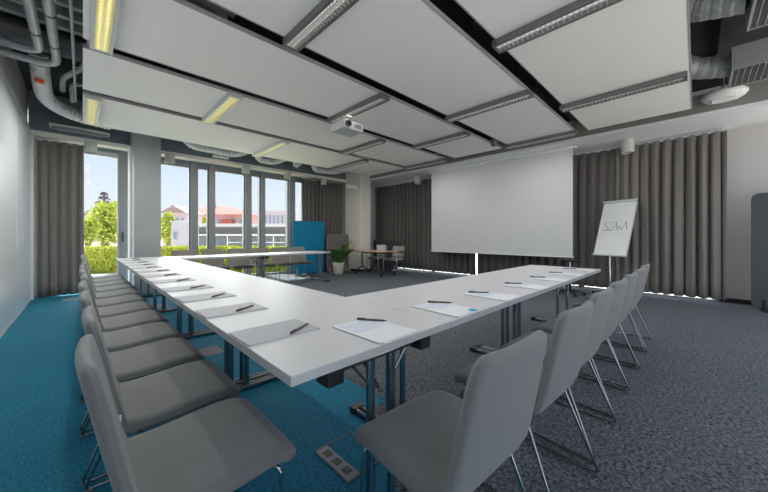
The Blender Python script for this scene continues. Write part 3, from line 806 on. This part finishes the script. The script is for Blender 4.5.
MB().box((0, 0, .06), (.46, .09, .12)).build('light_body', M_TAG, em, bevel=.012)
MB().box((.06, 0, -.006), (.3, .06, .012)).build('light_diffuser', M_WHITE, em, bevel=.004)
MB().box((.25, 0, .08), (.06, .05, .05)).build('wall_bracket', M_PROJD, em)
em2 = thing('emergency_light', 'flat white emergency light on the dark beam above the windows', 'emergency light', (2.42, 8.2, 3.07))
MB().box((0, 0, 0), (.36, .18, .045)).build('light_body', M_TAG, em2, bevel=.015, seg=3)
MB().box((0, .085, .03), (.06, .05, .05)).build('wall_bracket', M_PROJD, em2)
pir = thing('motion_sensor', 'small round grey sensor disc beneath the dark gap near the projection screen', 'sensor', (5.75, 2.78, 2.90))
MB().lathe([(.06, .12), (.06, .03), (.045, 0), (.005, -.005)], n=20).build('sensor_body', M_PROJD, pir)

# ------------------------------------------------------------------ services over the side zone: pipes and ducts
def pipe(pts, r, label, fillet=.16, m=M_PIPE, clamps=(), name='ceiling_pipe', cat='pipe', group='grey pipes by the side wall'):
    t = thing(name, label, cat, (0, 0, 0), 0, group)
    MB().tube(pts, r, 16, fillet=fillet).build('pipe_run', m, t)
    for c, ax in clamps:
        a = Vector(c); d = Vector(ax)*.012
        MB().cyl(a-d, a+d, r*1.12, 16).build('pipe_clamp', M_PROJD, t)
    return t
pipe([(-.355, 1.0, 3.30), (-.355, 5.42, 3.30), (-.70, 5.42, 3.30)], .042, 'thick grey pipe curving into the side wall, outer one', .30, clamps=[((-.355, 4.1, 3.3), (0, 1, 0)), ((-.355, 4.9, 3.3), (0, 1, 0))])
pipe([(-.225, 1.0, 3.30), (-.225, 5.72, 3.30), (-.70, 5.72, 3.30)], .042, 'thick grey pipe curving into the side wall, inner one', .34, clamps=[((-.225, 4.4, 3.3), (0, 1, 0)), ((-.225, 5.1, 3.3), (0, 1, 0))])
pipe([(-.075, 4.0, 3.30), (-.075, 7.0, 3.30)], .015, 'thin straight grey pipe next to the glowing ceiling light', clamps=[((-.075, 5.5, 3.3), (0, 1, 0))])
pipe([(.08, 4.6, 3.42), (.05, 5.7, 3.42), (-.10, 6.1, 3.40), (-.20, 6.35, 3.40), (-.22, 6.9, 3.40)], .035, 'curved grey pipe swinging down behind the thin pipe', .25)
pipe([(.3, 6.5, 3.42), (-.06, 6.5, 3.42), (-.12, 6.7, 3.42), (-.12, 7.4, 3.42)], .03, 'short bent grey pipe beside the flexible duct', .12)
def ribbed(pts, r, label, fillet=.3, pitch=.065, m=M_FLEX, depth=.011, grp=None):
    t = thing('flexible_duct', label, 'duct', (0, 0, 0), 0, grp)
    MB().tube(pts, r, 22, fillet=fillet, step=pitch/4, rf=lambda L: r+depth*math.sin(2*PI*L/pitch)).build('duct_hose', m, t)
    return t
o = ribbed([(-.40, 5.95, 3.50), (-.40, 6.25, 3.28), (-.40, 6.8, 3.16), (-.1, 7.22, 3.13), (.35, 7.38, 3.14)], .088, 'ribbed light grey flexible duct curving from the side wall towards the windows')
MB().box((-.41, 6.17, 3.21), (.09, .07, .03)).build('warning_label', M_ORANGE, o)
t = thing('round_duct', 'large grey round duct crossing above the pipes by the side wall', 'duct', (0, 0, 0))
MB().tube([(-.66, 5.62, 3.56), (.9, 5.62, 3.56)], .15, 28).build('duct_shell', mat('shadow_grey_duct', (104, 107, 110), .5, metal=.2), t)
for k in range(9):
    y = 3.0+.27*k
    o = MB().b2((XL+.0, y, 3.56), (1.2, y+.07, 3.62)).b2((XL, y-.0, 3.62), (1.2, y+.02, 3.74)).build('ceiling_rail', M_PIPE)
    tag(o, 'grey steel rail crossing above the pipes, %s from the camera' % ORD[k], 'rail', 'steel rails over the pipes')
# long duct in front of the window beam with hoses
t = thing('round_duct', 'long pale round duct in front of the dark beam above the windows', 'duct', (0, 0, 0))
MB().tube([(1.16, 7.62, 3.36), (6.3, 7.62, 3.36)], .11, 24).build('duct_shell', M_FLEX, t)
ribbed([(1.5, 7.74, 3.34), (1.75, 7.95, 3.16), (2.7, 7.95, 3.14), (3.0, 7.74, 3.28)], .075, 'crumpled pale hose under the long duct near the grey column', .15, grp='hoses under the long duct')
ribbed([(3.1, 7.74, 3.34), (3.25, 7.95, 3.13), (3.7, 7.95, 3.13), (3.95, 7.74, 3.28)], .085, 'crumpled pale hose under the long duct above the middle windows', .15, grp='hoses under the long duct')
ribbed([(4.25, 7.70, 3.38), (4.3, 7.98, 3.12), (4.5, 7.70, 3.38)], .085, 'short U-shaped pale hose under the long duct before the curtain', .12, grp='hoses under the long duct')
ribbed([(4.75, 7.74, 3.34), (4.95, 7.98, 3.12), (5.7, 7.98, 3.16), (6.1, 7.74, 3.3)], .085, 'crumpled pale hose under the long duct above the grey standing screen', .15, grp='hoses under the long duct')
def grille(name, loc, size, rz, label, n=16, m=M_GRILLE):
    t = thing(name, label, 'air grille', loc, rz, None)
    a, b_, c = size
    MB().b2((-a/2, -b_/2, 0), (-a/2+.02, b_/2, c)).b2((a/2-.02, -b_/2, 0), (a/2, b_/2, c)).b2((-a/2+.02, -b_/2, 0), (a/2-.02, -b_/2+.02, c)).b2((-a/2+.02, b_/2-.02, 0), (a/2-.02, b_/2, c)).b2((-a/2+.02, -b_/2+.02, c-.01), (a/2-.02, b_/2-.02, c)).build('grille_housing', m, t, bevel=.003)
    g = MB()
    for i in range(n):
        x = -a/2+.03+(a-.06)*(i+.5)/n; g.box((x, 0, .012), (.005, b_-.045, .02), M=Matrix.Rotation(R(25), 3, 'Y'))
    g.build('grille_blades', m, t)
    MB().b2((-a/2+.021, -b_/2+.021, c-.03), (a/2-.021, b_/2-.021, c-.012)).build('grille_backing', M_PROJD, t)
    return t
gr = grille('air_grille', (-.02, 8.10, 3.10), (.80, .28, .035), 0, 'long white slotted air grille under the dark beam by the side wall', 34)
MB().b2((-.3, .139, .0), (.3, .202, .035)).build('wall_bracket', M_GRILLE, gr)
M_UNIT = mat('grey_unit_casing', (140, 140, 138), .6, bump=.4, bscale=25)
# ducts, foil hoses and grilles over the far corner beside the plain white wall
grille('air_grille', (5.57, -.68, 3.02), (.80, .62, .26), R(90), 'large slotted air grille above the plain white wall side', 15, M_UNIT)
grille('air_grille', (4.06, -.72, 3.02), (.80, .62, .26), R(90), 'large slotted air grille nearer the camera beside the ceiling panels', 15, M_UNIT)
def foil(pts, r, label):
    t = thing('foil_duct', label, 'duct', (0, 0, 0), 0, 'crumpled foil ducts')
    rr = random.Random(int(r*1000)+len(label))
    MB().tube(pts, r, 22, fillet=.35, step=.01, rf=lambda L: r*(1+.012*math.sin(L*170)+.02*math.sin(L*71+2*math.sin(L*9))+.05*math.sin(L*13+1))).build('duct_hose', M_FOIL, t)
foil([(5.57, -.315, 3.20), (5.55, .0, 3.24), (5.4, .3, 3.40), (5.0, .6, 3.50)], .13, 'crumpled foil duct feeding the grille above the plain white wall side')
foil([(4.06, -.315, 3.20), (4.08, .0, 3.26), (4.1, .3, 3.42), (4.3, .8, 3.50)], .13, 'crumpled foil duct feeding the grille nearer the camera')
t = thing('round_duct', 'grey round duct end between the panels and the far air grille', 'duct', (0, 0, 0))
MB().tube([(5.95, .62, 3.5), (5.95, .05, 3.44)], .17, 26).build('duct_shell', M_PIPE, t)
t = thing('access_point', 'flat white ceiling unit under the slab beside the soffit', 'ceiling unit', (6.55, -.27, 3.10), R(90))
MB().lathe([(.01, 0), (.20, .0), (.24, .05), (.24, .09), (.01, .1)], n=8).build('unit_body', M_TAG, t)
MB().b2((-.12, -.06, -.03), (.12, .06, 0)).build('unit_cover', M_WHITE, t, bevel=.01)
MB().cyl((0, 0, .1), (0, 0, ZC-3.10), .012, 8).build('suspension_rod', M_PROJD, t)
for k, y in enumerate((-1.1, -.3, .4)):
    o = MB().b2((3.2, y, 3.60), (6.74, y+.10, 3.72)).build('ceiling_beam', M_SLAB)
    tag(o, 'dark steel beam under the slab over the duct corner, %s' % ['nearest the camera', 'middle one', 'above the panel edge'][k], 'beam', 'dark beams over the duct corner')

# ------------------------------------------------------------------ outside
o = MB().b2((-60, 8.95, -.12), (80, 130, -.03)).build('ground', M_PAVE); o['kind'] = 'structure'
o = MB().b2((1.6, 8.95, -.035), (7.9, 12.6, -.005)).build('lawn_ground', M_LAWN); o['kind'] = 'structure'
o = MB().b2((-8, 8.95, -.035), (1.6, 12.6, -.005)).build('terrace_ground', M_PAVE); o['kind'] = 'structure'
o = MB().b2((XR, -6, -.12), (18, 14, -.002)).build('path_ground', M_PAVE); o['kind'] = 'structure'
def vpt(u, Z):
    """world x,y of a place Z metres ahead seen at tangent (u-384)/307"""
    X = (u-384)/307*Z
    return Vector((math.sin(YAW)*Z+math.cos(YAW)*X, math.cos(YAW)*Z-math.sin(YAW)*X, 0))
def hv(v, Z): return CH+(HZ-v)*Z/FPX
def leafy(mb, c, rad, n, size, rq, shell=.55):
    for _ in range(n):
        d = Vector((rq.gauss(0, 1), rq.gauss(0, 1), rq.gauss(0, 1))).normalized()
        p = Vector(c)+Vector((d.x*rad[0], d.y*rad[1], d.z*rad[2]))*(shell+(1-shell)*rq.random())
        a = Vector((rq.gauss(0, 1), rq.gauss(0, 1), rq.gauss(0, 1))).normalized(); b_ = a.cross(Vector((rq.random(), rq.random(), 1))).normalized()
        s = size*rq.uniform(.6, 1.3)
        mb.add([p-a*s, p+b_*s*.6, p+a*s, p-b_*s*.6], [(0, 1, 2, 3)], 0)
# hedge running diagonally past the windows
hd = thing('garden_hedge', 'clipped bright yellow-green hedge running outside the windows', 'hedge', (0, 0, 0))
A = vpt(40, 9.75); B = vpt(292, 9.75); D = (B-A).normalized(); Nn = Vector((-D.y, D.x, 0))
if Nn.dot(A) < 0: Nn = -Nn
hb = MB(); rq = random.Random(2)
c = (A+B)/2+Nn*.0
M2 = Matrix((D, Nn, Vector((0, 0, 1)))).transposed()
hb.box((c.x, c.y, .36), ((B-A).length, .5, .74), M=M2).build('hedge_core', mat('hedge_core', (128, 142, 40), .9, var=.3, vscale=8), hd)
lv = MB()
for _ in range(15000):
    s = rq.uniform(0, (B-A).length); q = rq.random()
    if q < .72: p = A+D*s-Nn*(.25+rq.uniform(-.02, .05))+Vector((0, 0, rq.uniform(-.02, .8)))
    else: p = A+D*s+Nn*rq.uniform(-.26, .26)+Vector((0, 0, .74+rq.uniform(-.02, .08)))
    a = Vector((rq.gauss(0, 1), rq.gauss(0, 1), rq.gauss(0, 1))).normalized(); b_ = a.cross(Vector((rq.random(), rq.random(), 1))).normalized(); z_ = rq.uniform(.02, .045)
    lv.add([p-a*z_, p+b_*z_*.6, p+a*z_, p-b_*z_*.6], [(0, 1, 2, 3)])
lv.build('foliage', M_HEDGE, hd)
def tree(label, u, Z, v0, v1, wpx, n, m, seed, leaf=.14):
    p = vpt(u, Z); z0, z1 = hv(v0, Z), hv(v1, Z); rw = wpx*Z/FPX/2
    t = thing('garden_tree', label, 'tree', (p.x, p.y, 0))
    MB().tube([(0, 0, -.05), (.05, .02, z0+.2), (0, .1, (z0+z1)/2)], .12, 8, rf=lambda L: .13-.02*L/max(1, z1)).tube([(.04, .02, z0), (.5*rw, .1, (z0+z1)/2)], .05, 6).tube([(.04, .02, z0), (-.5*rw, 0, (z0+z1)/2+.2)], .05, 6).build('trunk', M_BARK, t)
    f = MB(); rq = random.Random(seed)
    for k in range(9):
        a = rq.uniform(0, 2*PI); rr = rw*rq.uniform(.2, .62); zz = z0+(z1-z0)*rq.uniform(.2, .8)
        s = rw*rq.uniform(.35, .55)
        leafy(f, (rr*math.cos(a), rr*math.sin(a), zz), (s, s, min(s, (z1-zz)*.98, zz-z0+.3)), n//9, leaf, rq)
    leafy(f, (0, 0, (z0+z1)/2), (rw*.75, rw*.75, (z1-z0)/2), n//3, leaf, rq)
    f.build('foliage', m, t)
tree('bright green bushy tree outside, next to the curtain', 106, 17, 246, 201, 40, 4200, M_TREE, 4, .11)
tree('low bright shrub outside at the edge of the curtain', 87, 15, 246, 218, 20, 1500, M_TREE, 14, .1)
tree('bright green tree outside in front of the pink gabled house', 168, 22, 246, 211, 17, 2400, M_TREE, 5, .13)
tree('small yellow-green tree in front of the red roofed house', 203, 40, 232, 217, 9, 700, M_TREE, 6, .25)
# conifer
p = vpt(104, 30); cf = thing('conifer', 'dark grey conifer with layered branches rising behind the green tree', 'tree', (p.x, p.y, 0))
MB().tube([(0, 0, -.05), (0, 0, hv(193, 30))], .2, 8, rf=lambda L: .24-.035*L).build('trunk', M_BARK, cf)
f = MB(); rq = random.Random(9); zt = hv(192, 30)
for k in range(11):
    z = zt-.2-k*.42; r = .3+k*.22
    for j in range(9):
        a = j*.7+k*.3; rr_ = r*rq.uniform(.75, 1.15)
        for q in range(26):
            w_ = q/25; c = Vector((math.cos(a)*rr_*w_, math.sin(a)*rr_*w_, z-.10*w_+.12*math.sin(PI*w_)))
            c += Vector((rq.gauss(0, .06), rq.gauss(0, .06), rq.gauss(0, .05)))
            d = Vector((rq.gauss(0, 1), rq.gauss(0, 1), rq.gauss(0, .4))).normalized()*.17; e_ = d.cross(Vector((0, 0, 1))).normalized()*.07
            f.add([c-d, c+e_, c+d, c-e_], [(0, 1, 2, 3)])
f.build('foliage', M_CONIF, cf)
# houses
VR = Matrix.Rotation(-YAW, 3, 'Z')
def house(name, label, u0, u1, Z, vtop, depth, wall, cat='building'):
    a, b_ = vpt(u0, Z), vpt(u1, Z); c = (a+b_)/2; t = thing(name, label, cat, (c.x, c.y, 0), -YAW)
    W = (b_-a).length; H = hv(vtop, Z)
    MB().b2((-W/2, 0, -.06), (W/2, depth, H)).build('wall', wall, t)
    return t, W, H, Z/FPX
def pane(t, x, z, w_, h, m=M_WIND):
    o = MB().b2((x-w_/2, -.06, z-h/2), (x+w_/2, .02, z+h/2)).build('window', M_FLATR, t)
    MB().b2((x-w_/2+.05*w_, -.075, z-h/2+.05*h), (x+w_/2-.05*w_, -.06, z+h/2-.05*h)).build('pane', m, o)
def gable(t, W, H, rise, depth, m, over=.3):
    MB().prism([(-W/2-over, 0), (W/2+over, 0), (0, rise)], (0, depth+.2, H), (1, 0, 0), (0, 0, 1), depth+.5).build('roof', m, t)
t, W, H, k = house('garden_house', 'small white flat-roofed garden building beyond the hedge', 171, 189, 19, 222, 1.0, M_OFFW)
MB().b2((-W/2-.05, -.05, H), (W/2+.05, 1.0, H+.08)).build('roof', M_FLATR, t); pane(t, -W/2+.3, H-.85, .22, .5)
t, W, H, k = house('gabled_house', 'pink gabled house with a small double window beyond the garden wall', 163, 186, 34, 213, 3, M_PINK)
gable(t, W, H, .85, 3, M_ROOFP, .2); pane(t, .35, H-.75, .45, .5); pane(t, .95, H-.75, .3, .5)
t, W, H, k = house('red_roofed_house', 'large rose house with red tiled hipped roofs and a chimney', 186, 247, 46, 214.5, 5, M_PINK2)
MB().add([(-W/2-.4, -.5, H), (W/2+.4, -.5, H), (W/2+.4, 5.5, H), (-W/2-.4, 5.5, H), (-W/2+1.5, 2.5, H+1.5), (W/2-4.0, 2.5, H+1.5)], [(0, 1, 5, 4), (1, 2, 5), (2, 3, 4, 5), (3, 0, 4), (0, 3, 2, 1)]).build('roof', M_ROOF, t)
MB().b2((-W/2+2.4, 1.8, H+.4), (-W/2+3.1, 2.5, H+2.1)).build('chimney', M_PINK, t)
for x in (-W/2+1.2, -W/2+3.2, W/2-4.2, W/2-2.0, W/2-.8): pane(t, x, H-1.0, .7, .8)
MB().prism([(-1.0, 0), (1.0, 0), (.55, .75), (-.55, .75)], (W/2-2.6, -.4, H-1.5), (1, 0, 0), (0, 0, 1), -.0+.8).build('dormer', M_ROOF, t)
t, W, H, k = house('flat_roofed_building', 'long low grey building with a white roof edge across the garden', 188, 312, 27, 227, 3, mat('low_building_render', (138, 134, 136), .8))
MB().b2((-W/2-.3, -.6, H), (W/2+.3, 3, H+.28)).build('roof', M_FLATR, t)
MB().b2((-W/2-.2, -1.5, H-.78), (W/2+.2, -.1, H-.62)).build('canopy', M_FLATR, t)
for i in range(7): pane(t, -W/2+1.2+i*1.5, H-1.3, 1.1, .6)
t, W, H, k = house('office_building', 'grey modern office building with a grid of tall windows behind the trees', 262, 292, 62, 211.5, 4, M_OFFW)
for i in range(7): pane(t, -W/2+.8+i*.82, H-1.7, .5, 2.2)
MB().b2((-W/2-.2, -.2, H), (W/2+.2, 4, H+.4)).build('roof', M_GREYW, t)
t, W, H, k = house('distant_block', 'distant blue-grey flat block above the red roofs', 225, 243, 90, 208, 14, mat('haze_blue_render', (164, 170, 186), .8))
t, W, H, k = house('distant_house', 'distant pale house with faded roof beyond the green tree', 78, 102, 60, 216, 10, M_PINK)
gable(t, W, H, 1.2, 10, M_ROOFP)
for kk, (v0, v1) in enumerate(((205.5, 204.5), (211, 210.5))):
    Z = 26; a, b_ = vpt(20, Z), vpt(330, Z)
    P = [a.lerp(b_, i/24) for i in range(25)]
    P = [(q.x, q.y, hv(v0+(v1-v0)*i/24, Z)-.5*math.sin(PI*i/24)*.4) for i, q in enumerate(P)]
    o = MB().tube(P, .014, 5).build('power_cable', M_WIRE)
    tag(o, 'thin overhead cable crossing the sky outside, %s one' % ['upper', 'lower'][kk], 'cable', 'overhead cables')
# fence rails in front of the low building
t = thing('garden_fence', 'thin metal rail fence beyond the hedge before the low building', 'fence', (vpt(250, 20).x, vpt(250, 20).y, 0), -YAW)
MB().b2((-1.5, -.02, 1.16), (4, .02, 1.2)).b2((-1.5, -.02, .7), (4, .02, .74)).build('rail', M_FRAMEL, t)
for i in range(6): MB().b2((-1.5+i, -.025, -.03), (-1.45+i, .025, 1.2)).build('post', M_FRAMEL, t)
portal((2.3, 8.9, 1.45), (R(90), 0, PI), 5.4, 2.95)
